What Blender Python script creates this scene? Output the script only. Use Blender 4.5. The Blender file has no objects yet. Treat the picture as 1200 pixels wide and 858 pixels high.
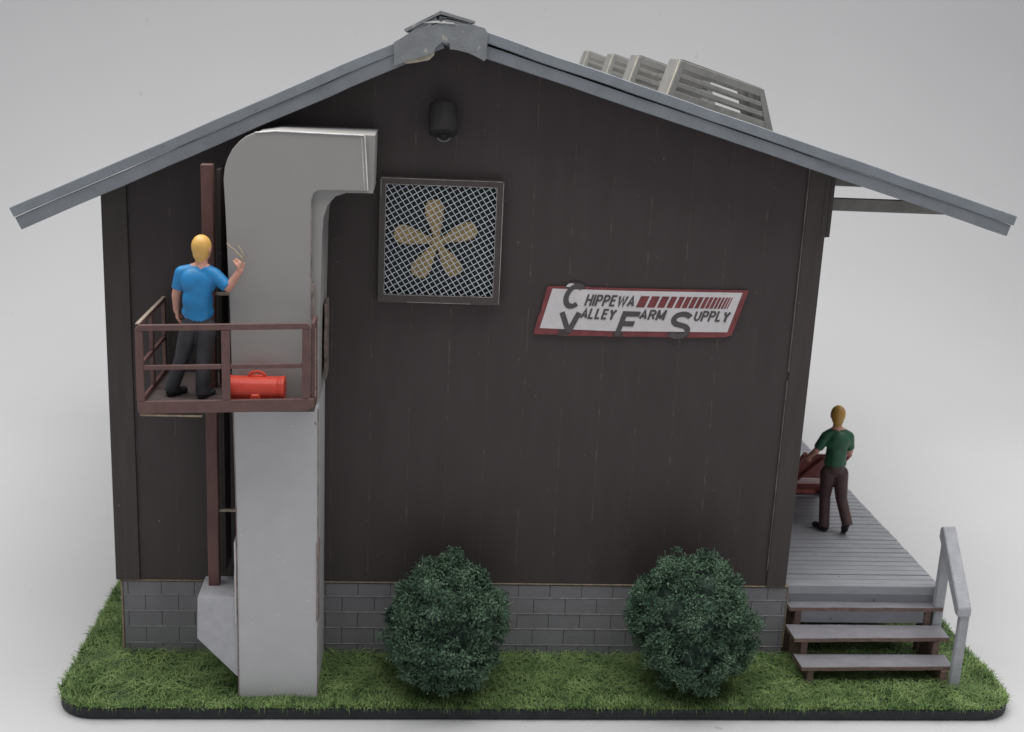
import bpy, bmesh, math, random
import numpy as np
from mathutils import Vector, Matrix, noise as mnoise

random.seed(7)
rng = np.random.default_rng(7)
S = bpy.context.scene
COL = S.collection

# ------------------------------------------------------------------ camera
F_PX, CX, CY, IW = 1440.0, 600.0, 429.0, 1200.0
def _n(v): return v / np.linalg.norm(v)
_dy = _n(np.array([492 - CX, 42 - CY, F_PX])); _dd = _n(np.array([345 - CX, 5855 - CY, F_PX]))
_dd = _n(_dd - _dy * _dd.dot(_dy)); _dz = -_dd; _dx = np.cross(_dy, _dz)
_R = np.array([_dx, _dy, _dz])                       # photo axes -> world
CAM = Vector((3.115, -12.617, 6.736))
cd = bpy.data.cameras.new('camera'); cam = bpy.data.objects.new('camera', cd); COL.objects.link(cam)
M3 = Matrix([[_R[i][0], -_R[i][1], -_R[i][2]] for i in range(3)])
cam.matrix_world = Matrix.Translation(CAM) @ M3.to_4x4()
cd.sensor_fit = 'HORIZONTAL'; cd.sensor_width = 36.0; cd.lens = 36.0 * F_PX / IW
cd.clip_end = 500.0; cd.clip_start = 0.1
cd.dof.use_dof = True; cd.dof.focus_distance = 12.9; cd.dof.aperture_fstop = 0.8
S.camera = cam

# ------------------------------------------------------------------ light
w = bpy.data.worlds.new('World'); S.world = w; w.use_nodes = True
w.node_tree.nodes['Background'].inputs[0].default_value = (0.93, 0.96, 1.0, 1)
w.node_tree.nodes['Background'].inputs[1].default_value = 0.37
def area(name, loc, target, sx, sy, power, col):
    l = bpy.data.lights.new(name, 'AREA'); l.shape = 'RECTANGLE'; l.size = sx; l.size_y = sy
    l.energy = power; l.color = col
    o = bpy.data.objects.new(name, l); COL.objects.link(o); o.location = loc
    d = Vector(target) - Vector(loc); o.rotation_euler = d.to_track_quat('-Z', 'Y').to_euler()
    return o
area('ceiling_lamp', (4.0, 0.0, 20.0), (4.2, -5.6, 0), 29, 21, 9350, (1.0, 0.985, 0.96))
S.view_settings.view_transform = 'Standard'; S.view_settings.look = 'None'
S.view_settings.exposure = 0.0; S.view_settings.gamma = 1.0
try: S.view_settings.use_curve_mapping = False
except Exception: pass

# ------------------------------------------------------------------ materials
def mat(name, col, rough=0.6, var=0.0, vscale=6.0, bump=0.0, bscale=40.0, stretch=(1, 1, 1), col2=None, spec=0.4,
        specks=None, metallic=0.0, extra=None):
    m = bpy.data.materials.new(name); m.use_nodes = True
    nt = m.node_tree; N = nt.nodes; L = nt.links; b = N['Principled BSDF']
    b.inputs['Roughness'].default_value = rough; b.inputs['Metallic'].default_value = metallic
    b.inputs['Specular IOR Level'].default_value = spec
    tc = N.new('ShaderNodeTexCoord'); mp = N.new('ShaderNodeMapping'); mp.inputs['Scale'].default_value = stretch
    L.new(tc.outputs['Object'], mp.inputs['Vector'])
    c1 = Vector(col)
    ca = tuple(c1 * (1 - var)) + (1,); cb = tuple(Vector(col2) if col2 else c1 * (1 + var)) + (1,)
    nz = N.new('ShaderNodeTexNoise'); nz.inputs['Scale'].default_value = vscale; nz.inputs['Detail'].default_value = 5
    L.new(mp.outputs[0], nz.inputs['Vector'])
    rp = N.new('ShaderNodeValToRGB'); rp.color_ramp.elements[0].position = 0.3; rp.color_ramp.elements[1].position = 0.72
    rp.color_ramp.elements[0].color = ca; rp.color_ramp.elements[1].color = cb
    L.new(nz.outputs['Fac'], rp.inputs[0]); out = rp.outputs[0]
    if specks:                                        # (colour, scale, threshold) : little dirt or chips
        for (sc_, ss, th, stt) in specks:
            mp2 = N.new('ShaderNodeMapping'); mp2.inputs['Scale'].default_value = stt; L.new(tc.outputs['Object'], mp2.inputs['Vector'])
            n2 = N.new('ShaderNodeTexNoise'); n2.inputs['Scale'].default_value = ss; n2.inputs['Detail'].default_value = 3
            L.new(mp2.outputs[0], n2.inputs['Vector'])
            r2 = N.new('ShaderNodeMapRange'); r2.inputs['From Min'].default_value = th; r2.inputs['From Max'].default_value = th + 0.035
            L.new(n2.outputs['Fac'], r2.inputs['Value'])
            mx = N.new('ShaderNodeMix'); mx.data_type = 'RGBA'
            L.new(r2.outputs[0], mx.inputs['Factor']); L.new(out, mx.inputs['A']); mx.inputs['B'].default_value = tuple(sc_) + (1,)
            out = mx.outputs['Result']
    if extra: out = extra(nt, tc, out)
    L.new(out, b.inputs['Base Color'])
    if bump > 0:
        nb = N.new('ShaderNodeTexNoise'); nb.inputs['Scale'].default_value = bscale; nb.inputs['Detail'].default_value = 6
        L.new(mp.outputs[0], nb.inputs['Vector'])
        bp = N.new('ShaderNodeBump'); bp.inputs['Strength'].default_value = bump; bp.inputs['Distance'].default_value = 0.02
        L.new(nb.outputs['Fac'], bp.inputs['Height']); L.new(bp.outputs[0], b.inputs['Normal'])
    return m

def seam_scratches(nt, tc, base):                     # pale worn lines along the scribed board seams
    N, L = nt.nodes, nt.links
    sp = N.new('ShaderNodeSeparateXYZ'); L.new(tc.outputs['Object'], sp.inputs[0])
    def m(op, a, b=None):
        n = N.new('ShaderNodeMath'); n.operation = op
        for i, v in enumerate((a, b)):
            if v is None: continue
            if isinstance(v, (int, float)): n.inputs[i].default_value = v
            else: L.new(v, n.inputs[i])
        return n.outputs[0]
    wob = N.new('ShaderNodeTexNoise'); wob.inputs['Scale'].default_value = 3; L.new(tc.outputs['Object'], wob.inputs['Vector'])
    x = m('ADD', m('ADD', sp.outputs[0], 3.7 - 0.23 + 0.205), m('MULTIPLY', m('SUBTRACT', wob.outputs['Fac'], 0.5), 0.012))
    d = m('ABSOLUTE', m('SUBTRACT', m('MODULO', x, 0.41), 0.205))
    near = m('LESS_THAN', d, 0.0075)
    mp = N.new('ShaderNodeMapping'); mp.inputs['Scale'].default_value = (9, 1, 2.2); L.new(tc.outputs['Object'], mp.inputs['Vector'])
    n2 = N.new('ShaderNodeTexNoise'); n2.inputs['Scale'].default_value = 2.0; n2.inputs['Detail'].default_value = 8; n2.inputs['Roughness'].default_value = 0.8
    L.new(mp.outputs[0], n2.inputs['Vector'])
    r = N.new('ShaderNodeMapRange'); r.inputs['From Min'].default_value = 0.50; r.inputs['From Max'].default_value = 0.70; L.new(n2.outputs['Fac'], r.inputs['Value'])
    fac = m('MULTIPLY', m('MULTIPLY', near, r.outputs[0]), 0.36)
    mx = N.new('ShaderNodeMix'); mx.data_type = 'RGBA'; L.new(fac, mx.inputs['Factor']); L.new(base, mx.inputs['A'])
    mx.inputs['B'].default_value = (0.30, 0.25, 0.21, 1)
    return mx.outputs['Result']

DUST = ((0.32, 0.29, 0.27), 26, 0.735, (1, 1, 1))
M = {}
M['siding'] = mat('dark_brown_paint', (0.0470, 0.0358, 0.0362), 0.62, 0.10, 1.6, 0.08, 9, (3, 3, 0.7), specks=[DUST], extra=seam_scratches)
M['brown_board'] = mat('dark_brown_trim', (0.051, 0.041, 0.038), 0.6, 0.12, 3, 0.12, 10, (5, 5, 0.6), specks=[DUST])
M['raw_wood'] = mat('raw_tan_wood', (0.27, 0.215, 0.155), 0.8, 0.25, 20, 0.1)
M['block'] = mat('grey_block_paint', (0.192, 0.188, 0.202), 0.75, 0.10, 3, 0.12, 50)
M['mortar'] = mat('mortar', (0.055, 0.055, 0.058), 0.9, 0.1)
M['mortar_light'] = mat('pale_mortar', (0.29, 0.285, 0.285), 0.9, 0.35, 12)
M['roof'] = mat('blue_grey_roof_paint', (0.205, 0.225, 0.250), 0.5, 0.10, 5, 0.2, 60, specks=[((0.10, 0.11, 0.12), 16, 0.70, (1, 1, 2))])
M['fascia'] = mat('grey_fascia_paint', (0.195, 0.212, 0.235), 0.5, 0.10, 5, 0.2, 60, specks=[((0.13, 0.13, 0.135), 12, 0.72, (1, 1, 2))])
M['plate'] = mat('worn_ridge_plate', (0.205, 0.215, 0.225), 0.55, 0.14, 7, 0.25, 40, specks=[((0.36, 0.35, 0.31), 9, 0.64, (1, 1, 1))])
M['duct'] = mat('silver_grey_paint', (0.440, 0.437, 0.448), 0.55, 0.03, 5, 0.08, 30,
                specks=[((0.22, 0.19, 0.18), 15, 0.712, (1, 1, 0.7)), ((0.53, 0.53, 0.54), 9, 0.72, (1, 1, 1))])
M['duct_warm'] = mat('darker_warm_grey', (0.300, 0.290, 0.283), 0.5, 0.015, 3, 0.05, 30,  # upper duct is darker and warmer than the lower casing
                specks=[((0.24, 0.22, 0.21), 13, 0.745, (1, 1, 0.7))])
M['bright_edge'] = mat('pale_seam_and_highlight', (0.62, 0.61, 0.60), 0.45, 0.3, 6)  # pale tone for the end seams and for painted highlights
M['duct_edge'] = mat('worn_silver_edge', (0.22, 0.18, 0.165), 0.7, 0.5, 20, 0.3, 60, (1, 1, 0.4))
M['hopper'] = mat('hopper_paint', (0.39, 0.39, 0.415), 0.6, 0.08, 8, 0.2, 40, specks=[((0.2, 0.19, 0.19), 14, 0.71, (1, 1, 1))])
M['rust'] = mat('red_brown_paint', (0.108, 0.052, 0.046), 0.6, 0.18, 6, 0.2, 40, (1, 1, .5))
M['rail'] = mat('maroon_rail_paint', (0.125, 0.068, 0.064), 0.6, 0.14, 8, 0.15, 40)
M['rail_raw'] = mat('raw_cut_edge', (0.30, 0.245, 0.205), 0.8, 0.3, 25)
M['plat_floor'] = mat('dark_platform_floor', (0.095, 0.075, 0.072), 0.7, 0.2, 10, 0.2)
M['black'] = mat('black_paint', (0.012, 0.013, 0.016), 0.5, 0.2, 8)
M['strip_tan'] = mat('dirty_strip', (0.15, 0.115, 0.10), 0.8, 0.5, 14)
M['seam'] = mat('worn_seam', (0.15, 0.13, 0.12), 0.7, 0.6, 4, 0, 40, (1, 1, 1))
M['fan_frame'] = mat('fan_frame_paint', (0.060, 0.050, 0.048), 0.5, 0.12, 8, 0.1)
M['fan_edge'] = mat('fan_edge_worn', (0.26, 0.24, 0.23), 0.6, 0.35, 10)
M['wire'] = mat('galvanised_wire', (0.52, 0.57, 0.62), 0.5, 0.1, 20)
M['tan_blade'] = mat('tan_fan_blade', (0.35, 0.25, 0.115), 0.8, 0.25, 6)
M['lamp'] = mat('dark_lamp_metal', (0.030, 0.028, 0.029), 0.95, 0.15, 12, spec=0.15)
M['lamp_ring'] = mat('lamp_lens_glass', (0.16, 0.165, 0.175), 0.3, 0.1, 12)
M['sign_red'] = mat('sign_border_red', (0.185, 0.047, 0.052), 0.65, 0.22, 9, 0.1)
M['sign_brown'] = mat('sign_backing_brown', (0.066, 0.048, 0.046), 0.7, 0.18, 9)
M['sign_white'] = mat('sign_white_face', (0.60, 0.57, 0.585), 0.65, 0.06, 9, specks=[((0.35, 0.33, 0.33), 14, 0.72, (1, 1, 1))])
M['sign_ink'] = mat('sign_dark_lettering', (0.082, 0.072, 0.076), 0.7, 0.1, 20)
M['crate'] = mat('weathered_grey_wood', (0.215, 0.208, 0.195), 0.8, 0.16, 3, 0.25, 20, (2, 1, 1))
M['crate_raw'] = mat('cut_wood_edge', (0.44, 0.40, 0.33), 0.8, 0.2, 10)
M['deck'] = mat('grey_deck_paint', (0.275, 0.280, 0.305), 0.65, 0.10, 4, 0.2, 30, (.6, 2, 1), specks=[((0.13, 0.125, 0.12), 11, 0.69, (1, 1, 1))])
M['deck_gap'] = mat('deck_gap_shade', (0.022, 0.022, 0.024), 0.9, 0.1)  # joists coloured near black, painting in the shade between planks
M['step'] = mat('worn_grey_step_paint', (0.205, 0.200, 0.218), 0.6, 0.12, 5, 0.25, 30, (1, 2, 1))
M['step_edge'] = mat('worn_wood_edge', (0.150, 0.098, 0.082), 0.8, 0.3, 10, 0.3, 30, (1, 1, 3))
M['handrail'] = mat('grey_handrail_paint', (0.35, 0.355, 0.385), 0.6, 0.12, 9, 0.35, 30)
M['paper'] = mat('white_paper', (0.522, 0.522, 0.532), 0.75, 0.012, 0.35, 0.03, 2,
                 specks=[((0.41, 0.40, 0.39), 4.2, 0.748, (1, 1, 1))], spec=0.15)
M['base_edge'] = mat('black_base_edge', (0.018, 0.022, 0.024), 0.65, 0.3, 10, 0.2, 30)
M['turf'] = mat('dark_turf', (0.045, 0.070, 0.030), 0.95, 0.3, 14, 0.5, 40)
M['grass'] = mat('static_grass', (0.138, 0.240, 0.078), 0.7, 0.35, 3.2, 0, 40, col2=(0.245, 0.345, 0.130), specks=[((0.30, 0.31, 0.15), 22, 0.66, (1, 1, 1)), ((0.065, 0.12, 0.05), 9, 0.62, (1, 1, 1))], spec=0.2)
M['leaf'] = mat('dark_bush_foliage', (0.052, 0.112, 0.074), 0.75, 0.35, 4, 0, 40, col2=(0.120, 0.190, 0.122), specks=[((0.25, 0.32, 0.22), 19, 0.64, (1, 1, 1))], spec=0.2)
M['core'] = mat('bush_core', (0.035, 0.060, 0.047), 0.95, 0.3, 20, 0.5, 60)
M['twig'] = mat('bush_stem', (0.07, 0.055, 0.04), 0.9, 0.2)
M['blue'] = mat('blue_shirt_paint', (0.012, 0.200, 0.470), 0.5, 0.14, 9, 0.1, 30, spec=0.5)
M['green'] = mat('green_shirt_paint', (0.020, 0.100, 0.052), 0.5, 0.25, 10, 0.1, 30, spec=0.5)
M['skin'] = mat('skin_paint', (0.57, 0.29, 0.22), 0.55, 0.10, 14, 0.05, 30)
M['blond'] = mat('yellow_hair_paint', (0.63, 0.37, 0.095), 0.4, 0.10, 16, 0.1, 40, spec=0.5)
M['dull_blond'] = mat('ochre_hair_paint', (0.47, 0.265, 0.062), 0.4, 0.12, 16, 0.1, 40, spec=0.5)
M['charcoal'] = mat('charcoal_trouser_paint', (0.032, 0.034, 0.040), 0.5, 0.4, 8, 0.1, 30)
M['brown_cloth'] = mat('brown_trouser_paint', (0.075, 0.040, 0.040), 0.55, 0.2, 9, 0.1, 30)
M['boot'] = mat('black_boot_paint', (0.014, 0.014, 0.019), 0.5, 0.2, 9)
M['eye'] = mat('eye_dot', (0.03, 0.025, 0.02), 0.3)
M['red'] = mat('red_plastic', (0.58, 0.052, 0.028), 0.5, 0.08, 10, 0.05, 30, spec=0.5)
M['cart'] = mat('brick_red_cart_paint', (0.29, 0.088, 0.075), 0.55, 0.2, 9, 0.15, 30)
M['cart_pale'] = mat('cart_worn_slat', (0.78, 0.62, 0.60), 0.6, 0.15, 10)
M['tyre'] = mat('cart_tyre', (0.02, 0.02, 0.022), 0.8, 0.1)
M['wirebare'] = mat('bare_tan_wire', (0.38, 0.29, 0.20), 0.4, 0.2, 30, metallic=0.3)

# ------------------------------------------------------------------ builders
class MB:
    def __init__(s): s.bm = bmesh.new()
    def poly_prism(s, pts, axis, a, b, mi=0):
        """extrude a polygon. axis 'y': pts are (x,z); 'z': (x,y); 'x': (y,z)"""
        def P(p, t): return {'y': (p[0], t, p[1]), 'z': (p[0], p[1], t), 'x': (t, p[0], p[1])}[axis]
        A = [s.bm.verts.new(P(p, a)) for p in pts]; B = [s.bm.verts.new(P(p, b)) for p in pts]
        n = len(pts); fs = [s.bm.faces.new(A), s.bm.faces.new(B[::-1])]
        for i in range(n): fs.append(s.bm.faces.new((A[i], B[i], B[(i + 1) % n], A[(i + 1) % n])))
        for f in fs: f.material_index = mi
        return fs
    def box(s, x0, x1, y0, y1, z0, z1, mi=0, M4=None):
        n0 = len(s.bm.verts)
        fs = s.poly_prism([(x0, z0), (x1, z0), (x1, z1), (x0, z1)], 'y', y0, y1, mi)
        if M4:
            vs = {v for f in fs for v in f.verts}
            bmesh.ops.transform(s.bm, matrix=M4, verts=list(vs))
        return fs
    def bar(s, p, q, wx, wz, up=(0, 0, 1), mi=0):
        """rectangular bar from p to q"""
        p, q = Vector(p), Vector(q); d = (q - p); L = d.length; d.normalize()
        u = Vector(up); r = d.cross(u).normalized(); u = r.cross(d).normalized()
        vs = []
        for t in (p, q):
            for a, b in ((-1, -1), (1, -1), (1, 1), (-1, 1)): vs.append(s.bm.verts.new(t + r * a * wx / 2 + u * b * wz / 2))
        for f in ((0, 1, 2, 3), (7, 6, 5, 4), (0, 4, 5, 1), (1, 5, 6, 2), (2, 6, 7, 3), (3, 7, 4, 0)):
            s.bm.faces.new([vs[i] for i in f]).material_index = mi
    def cone(s, p, q, r0, r1, seg=12, mi=0, caps=True):
        p, q = Vector(p), Vector(q); d = q - p
        m = Matrix.Translation((p + q) / 2) @ d.to_track_quat('Z', 'Y').to_matrix().to_4x4()
        g = bmesh.ops.create_cone(s.bm, cap_ends=caps, segments=seg, radius1=r0, radius2=r1, depth=d.length, matrix=m)
        for v in g['verts']:
            for f in v.link_faces: f.material_index = mi
    def ball(s, c, r, sub=2, rot=None, mi=0):
        if isinstance(r, (int, float)): r = (r, r, r)
        m = Matrix.Translation(c) @ (rot.to_4x4() if rot else Matrix.Identity(4)) @ Matrix.Diagonal((*r, 1))
        g = bmesh.ops.create_icosphere(s.bm, subdivisions=sub, radius=1, matrix=m)
        for v in g['verts']:
            for f in v.link_faces: f.material_index = mi
    def capsule(s, p, q, r0, r1, seg=14):
        s.ball(p, r0); s.ball(q, r1); s.cone(p, q, r0, r1, seg)
    def chain(s, pts, rs):
        for i in range(len(pts) - 1): s.capsule(pts[i], pts[i + 1], rs[i], rs[i + 1])
    def tube(s, pts, r, seg=8):
        for i in range(len(pts) - 1): s.cone(pts[i], pts[i + 1], r, r, seg)
        for p in pts[1:-1]: s.ball(p, r, 1)
    def bevel(s, w=0.008, seg=1, ang=0.5):
        s.bm.normal_update()
        es = [e for e in s.bm.edges if len(e.link_faces) == 2 and e.calc_face_angle(0) > ang]
        bmesh.ops.bevel(s.bm, geom=es, offset=w, segments=seg, affect='EDGES', clamp_overlap=True, profile=0.6)
        return s
    def cut(s, xs=(), zs=(), ys=()):
        for axis, vals in (((1, 0, 0), xs), ((0, 1, 0), ys), ((0, 0, 1), zs)):
            for t in vals:
                bmesh.ops.bisect_plane(s.bm, geom=s.bm.verts[:] + s.bm.edges[:] + s.bm.faces[:], plane_co=Vector(axis) * t, plane_no=axis)
        return s
    def wobble(s, a, sc=2.0, seed=0.0):
        for v in s.bm.verts:
            n = mnoise.noise_vector(v.co * sc + Vector((seed, seed * 1.7, seed * .3))); v.co += n * a
        return s
    def build(s, name, mats, parent=None, origin=None, smooth=False):
        bmesh.ops.recalc_face_normals(s.bm, faces=s.bm.faces[:])
        me = bpy.data.meshes.new(name)
        org = wloc(parent) if parent else Vector(origin or (0, 0, 0))
        bmesh.ops.translate(s.bm, vec=-org, verts=s.bm.verts[:])
        s.bm.to_mesh(me); s.bm.free()
        for m_ in (mats if isinstance(mats, (list, tuple)) else [mats]): me.materials.append(m_)
        if smooth:
            me.polygons.foreach_set('use_smooth', [True] * len(me.polygons))
        o = bpy.data.objects.new(name, me); COL.objects.link(o)
        if parent: o.parent = parent
        else: o.location = org
        return o

def wloc(o):
    v = Vector((0, 0, 0))
    while o: v += o.location; o = o.parent
    return v
def tag(o, label=None, cat=None, group=None, kind=None):
    if label: o['label'] = label
    if cat: o['category'] = cat
    if group: o['group'] = group
    if kind: o['kind'] = kind
    return o
def thing(name, label, cat, loc, group=None):
    o = bpy.data.objects.new(name, None); COL.objects.link(o); o.location = loc; o.empty_display_size = 0.2
    return tag(o, label, cat, group)
def remesh(bm_builder, name, mt, parent, voxel=0.008, smooth=4, factor=0.5):
    o = bm_builder.build(name, mt, parent, smooth=True)
    r = o.modifiers.new('r', 'REMESH'); r.mode = 'VOXEL'; r.voxel_size = voxel; r.use_smooth_shade = True
    sm = o.modifiers.new('s', 'SMOOTH'); sm.iterations = smooth; sm.factor = factor
    dg = bpy.context.evaluated_depsgraph_get(); dg.update()
    me = bpy.data.meshes.new_from_object(o.evaluated_get(dg)); me.name = name
    o.modifiers.clear(); old = o.data; o.data = me; bpy.data.meshes.remove(old)
    if not me.materials: me.materials.append(mt)
    me.polygons.foreach_set('use_smooth', [True] * len(me.polygons))
    return o

# ------------------------------------------------------------------ setting: paper sweep
GZ = -0.17
prof = [(-22.0, GZ)] + [(y, GZ) for y in np.linspace(-20, 10.5, 14)]
RR = 8.0
for a in np.linspace(0, math.pi / 2, 24)[1:]: prof.append((10.5 + RR * math.sin(a), GZ + RR * (1 - math.cos(a))))
prof.append((18.5, 24.0))
bm = bmesh.new(); xs = np.linspace(-50, 56, 30); grid = []
for (y, z) in prof:
    grid.append([bm.verts.new((x, y, z)) for x in xs])
for i in range(len(prof) - 1):
    for j in range(len(xs) - 1): bm.faces.new((grid[i][j], grid[i][j + 1], grid[i + 1][j + 1], grid[i + 1][j]))
t_ = MB(); t_.bm.free(); t_.bm = bm
bd = t_.build('paper_backdrop', M['paper'], smooth=True); tag(bd, 'white paper sheet curving up behind the shed', 'backdrop', kind='structure')

# ------------------------------------------------------------------ base board and grass
def rounded_rect(x0, x1, y0, y1, r, n=8):
    p = []
    for cx, cy, a0 in ((x1 - r, y1 - r, 0), (x0 + r, y1 - r, 90), (x0 + r, y0 + r, 180), (x1 - r, y0 + r, 270)):
        for k in range(n + 1):
            a = math.radians(a0 + 90 * k / n); p.append((cx + r * math.cos(a), cy + r * math.sin(a)))
    return p
BX0, BX1, BY0, BY1, BR = -0.455, 9.80, -1.14, 9.75, 0.42
b = MB(); b.poly_prism(rounded_rect(BX0, BX1, BY0, BY1, BR), 'z', GZ + 0.004, -0.03); b.bevel(0.02)
base = b.build('base_board', [M['base_edge']], origin=(4.6, 4.3, GZ + 0.004))
tag(base, 'thin black edged board with rounded corners under shed and lawn', 'baseboard')

def inside_base(x, y, m=0.0):
    x0, x1, y0, y1, r = BX0 + m, BX1 - m, BY0 + m, BY1 - m, BR
    qx = np.maximum(np.maximum(x0 + r - x, x - (x1 - r)), 0); qy = np.maximum(np.maximum(y0 + r - y, y - (y1 - r)), 0)
    return (qx * qx + qy * qy < r * r) & (x > x0) & (x < x1) & (y > y0) & (y < y1)
def blades(n, xr, yr, hmin=0.05, hmax=0.13):
    x = rng.uniform(*xr, n); y = rng.uniform(*yr, n)
    ok = inside_base(x, y, -0.012) & ~((x > 0.03) & (x < 7.44) & (y > 0.0) & (y < 9.3)) & ~((x > 1.4) & (x < 2.2) & (y > -0.93) & (y < 0))
    return x[ok], y[ok]
parts = [blades(78000, (-.55, 9.9), (-1.16, 0.02)), blades(16000, (-.55, 0.05), (0, 4)), blades(5000, (-.55, .05), (4, 9.8)), blades(9000, (7.3, 9.9), (0, 1.6)), blades(5000, (7.3, 9.9), (1.6, 9.8))]
x = np.concatenate([p[0] for p in parts]); y = np.concatenate([p[1] for p in parts]); n = len(x)
clump = np.array([mnoise.noise(Vector((a * 2.3, b_ * 2.3, 0))) for a, b_ in zip(x, y)])
npm = 6500                                             # fibres hanging over the edge of the board
per = np.array(rounded_rect(BX0 + .015, BX1 - .015, BY0 + .015, BY1 - .015, BR, 24)); nxt = np.roll(per, -1, 0)
sl_ = np.linalg.norm(nxt - per, axis=1); pk = rng.choice(len(per), npm, p=sl_ / sl_.sum()); tt = rng.uniform(0, 1, npm)[:, None]
pp_ = per[pk] * (1 - tt) + nxt[pk] * tt; tn = (nxt - per)[pk]; outw = np.arctan2(-tn[:, 0], tn[:, 1])
nfl = 7000                                             # long loose fibres lying on the lawn
fx_, fy_ = blades(nfl, (-.12, 9.45), (-.90, 0.0)); nf = len(fx_)
x = np.concatenate([x, pp_[:, 0], fx_]); y = np.concatenate([y, pp_[:, 1], fy_]); n0_ = n; n = len(x)
clump = np.concatenate([clump, np.zeros(npm + nf)])
h = rng.uniform(0.018, 0.060, n) * (1 + 1.1 * clump); ang = rng.uniform(0, 2 * np.pi, n); lean = rng.uniform(0.1, 1.35, n)
wd = rng.uniform(0.0024, 0.0062, n); ln = rng.uniform(0.05, 0.13, n)
ang[n0_:n0_ + npm] = outw + rng.normal(0, 1.1, npm); lean[n0_:] = rng.uniform(1.2, 1.5, n - n0_)
ln[n0_:n0_ + npm] = rng.uniform(.01, .06, npm); ln[n0_ + npm:] = rng.uniform(.12, .30, nf); wd[n0_ + npm:] = rng.uniform(.0022, .0042, nf)
dx, dy = np.cos(ang), np.sin(ang)
px, py = -dy * wd, dx * wd
z0 = np.full(n, -0.03)
mid = np.stack([x + dx * ln * np.sin(lean) * .5, y + dy * ln * np.sin(lean) * .5, z0 + h * .75], 1)
tip = np.stack([x + dx * ln * np.sin(lean), y + dy * ln * np.sin(lean), z0 + h * np.maximum(0.4, np.cos(lean * .8)) * 1.15], 1)
mid[n0_:n0_ + npm, 2] = -0.03 + rng.uniform(0, .04, npm); tip[n0_:n0_ + npm, 2] = -0.03 - (rng.uniform(0, 1, npm) ** 2.0) * .10 + .02
z0[n0_ + npm:] = rng.uniform(.01, .05, nf); mid[n0_ + npm:, 2] = z0[n0_ + npm:] + rng.uniform(0, .03, nf); tip[n0_ + npm:, 2] = z0[n0_ + npm:] + rng.uniform(-.02, .05, nf)
A = np.stack([x - px, y - py, z0], 1); B = np.stack([x + px, y + py, z0], 1)
C = mid + np.stack([px, py, np.zeros(n)], 1) * .8; D = mid - np.stack([px, py, np.zeros(n)], 1) * .8
V = np.stack([A, B, C, D, tip], 1).reshape(-1, 3); off = np.arange(n)[:, None] * 5
turf_pts = rounded_rect(BX0 + .02, BX1 - .02, BY0 + .02, BY1 - .02, BR)
k0 = len(V); V = np.concatenate([V, np.array([(p[0], p[1], -0.018) for p in turf_pts])])
loops = np.concatenate([np.concatenate([off + [0, 1, 2, 3], off + [3, 2, 4]], 1).ravel(), np.arange(k0, len(V))])
tot = np.concatenate([np.tile([4, 3], n), [len(turf_pts)]]); st = np.concatenate([[0], np.cumsum(tot)[:-1]])
me = bpy.data.meshes.new('grass'); me.vertices.add(len(V)); me.vertices.foreach_set('co', V.ravel())
me.loops.add(len(loops)); me.loops.foreach_set('vertex_index', loops.astype(np.int32))
me.polygons.add(len(tot)); me.polygons.foreach_set('loop_start', st.astype(np.int32))
mi = np.zeros(len(tot), np.int32); mi[-1] = 1
me.polygons.foreach_set('material_index', mi)
me.update(calc_edges=True); me.validate()
me.materials.append(M['grass']); me.materials.append(M['turf'])
go = bpy.data.objects.new('grass', me); COL.objects.link(go); tag(go, 'short matted green lawn on the board', 'grass', kind='stuff')

# ------------------------------------------------------------------ the shed
W, DEP = 7.40, 9.2
shed = thing('farm_shed', 'dark brown gabled shed on grey block base with blue grey roof', 'building', (3.7, 0.0, 0.0))
RIDGE_X, RIDGE_ZL, RIDGE_ZR = 3.30, 6.862, 6.932
def roofL(x): return 4.942 + (x + 0.814) * (RIDGE_ZL - 4.942) / (RIDGE_X + 0.814)
def roofR(x): return RIDGE_ZR + (x - RIDGE_X) * (5.216 - RIDGE_ZR) / (9.303 - RIDGE_X)
def roof_top(x): return roofL(x) if x < RIDGE_X else roofR(x)
WZ = 0.872
# front wall: scribed boards
b = MB()
seams = [0.02] + [0.23 + .41 * k for k in range(18)] + [7.40]
b.poly_prism([(0.03, WZ + .002), (7.38, WZ + .002), (7.38, roof_top(7.38) - .16), (RIDGE_X, roof_top(RIDGE_X) - .16), (0.03, roof_top(.03) - .16)], 'y', 0.03, 0.12)
b.poly_prism([(0.02, WZ), (7.40, WZ), (7.40, roof_top(7.40) - .15), (RIDGE_X, roof_top(RIDGE_X) - .15), (0.02, roof_top(.02) - .15)], 'y', 0.0, 0.0295)
b.build('front_wall', M['siding'], shed)
b = MB()
b.box(0.0, 0.06, 0.121, DEP, WZ, 5.17); b.build('side_wall', M['siding'], shed)
b = MB(); b.box(7.34, 7.40, 0.121, DEP, WZ, 5.60); b.build('side_wall', M['siding'], shed)
b = MB(); b.poly_prism([(0.06, WZ), (7.34, WZ), (7.34, roof_top(7.34) - .16), (RIDGE_X, roof_top(RIDGE_X) - .16), (.06, roof_top(.06) - .16)], 'y', DEP - .1, DEP)
b.build('back_wall', M['siding'], shed)
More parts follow.
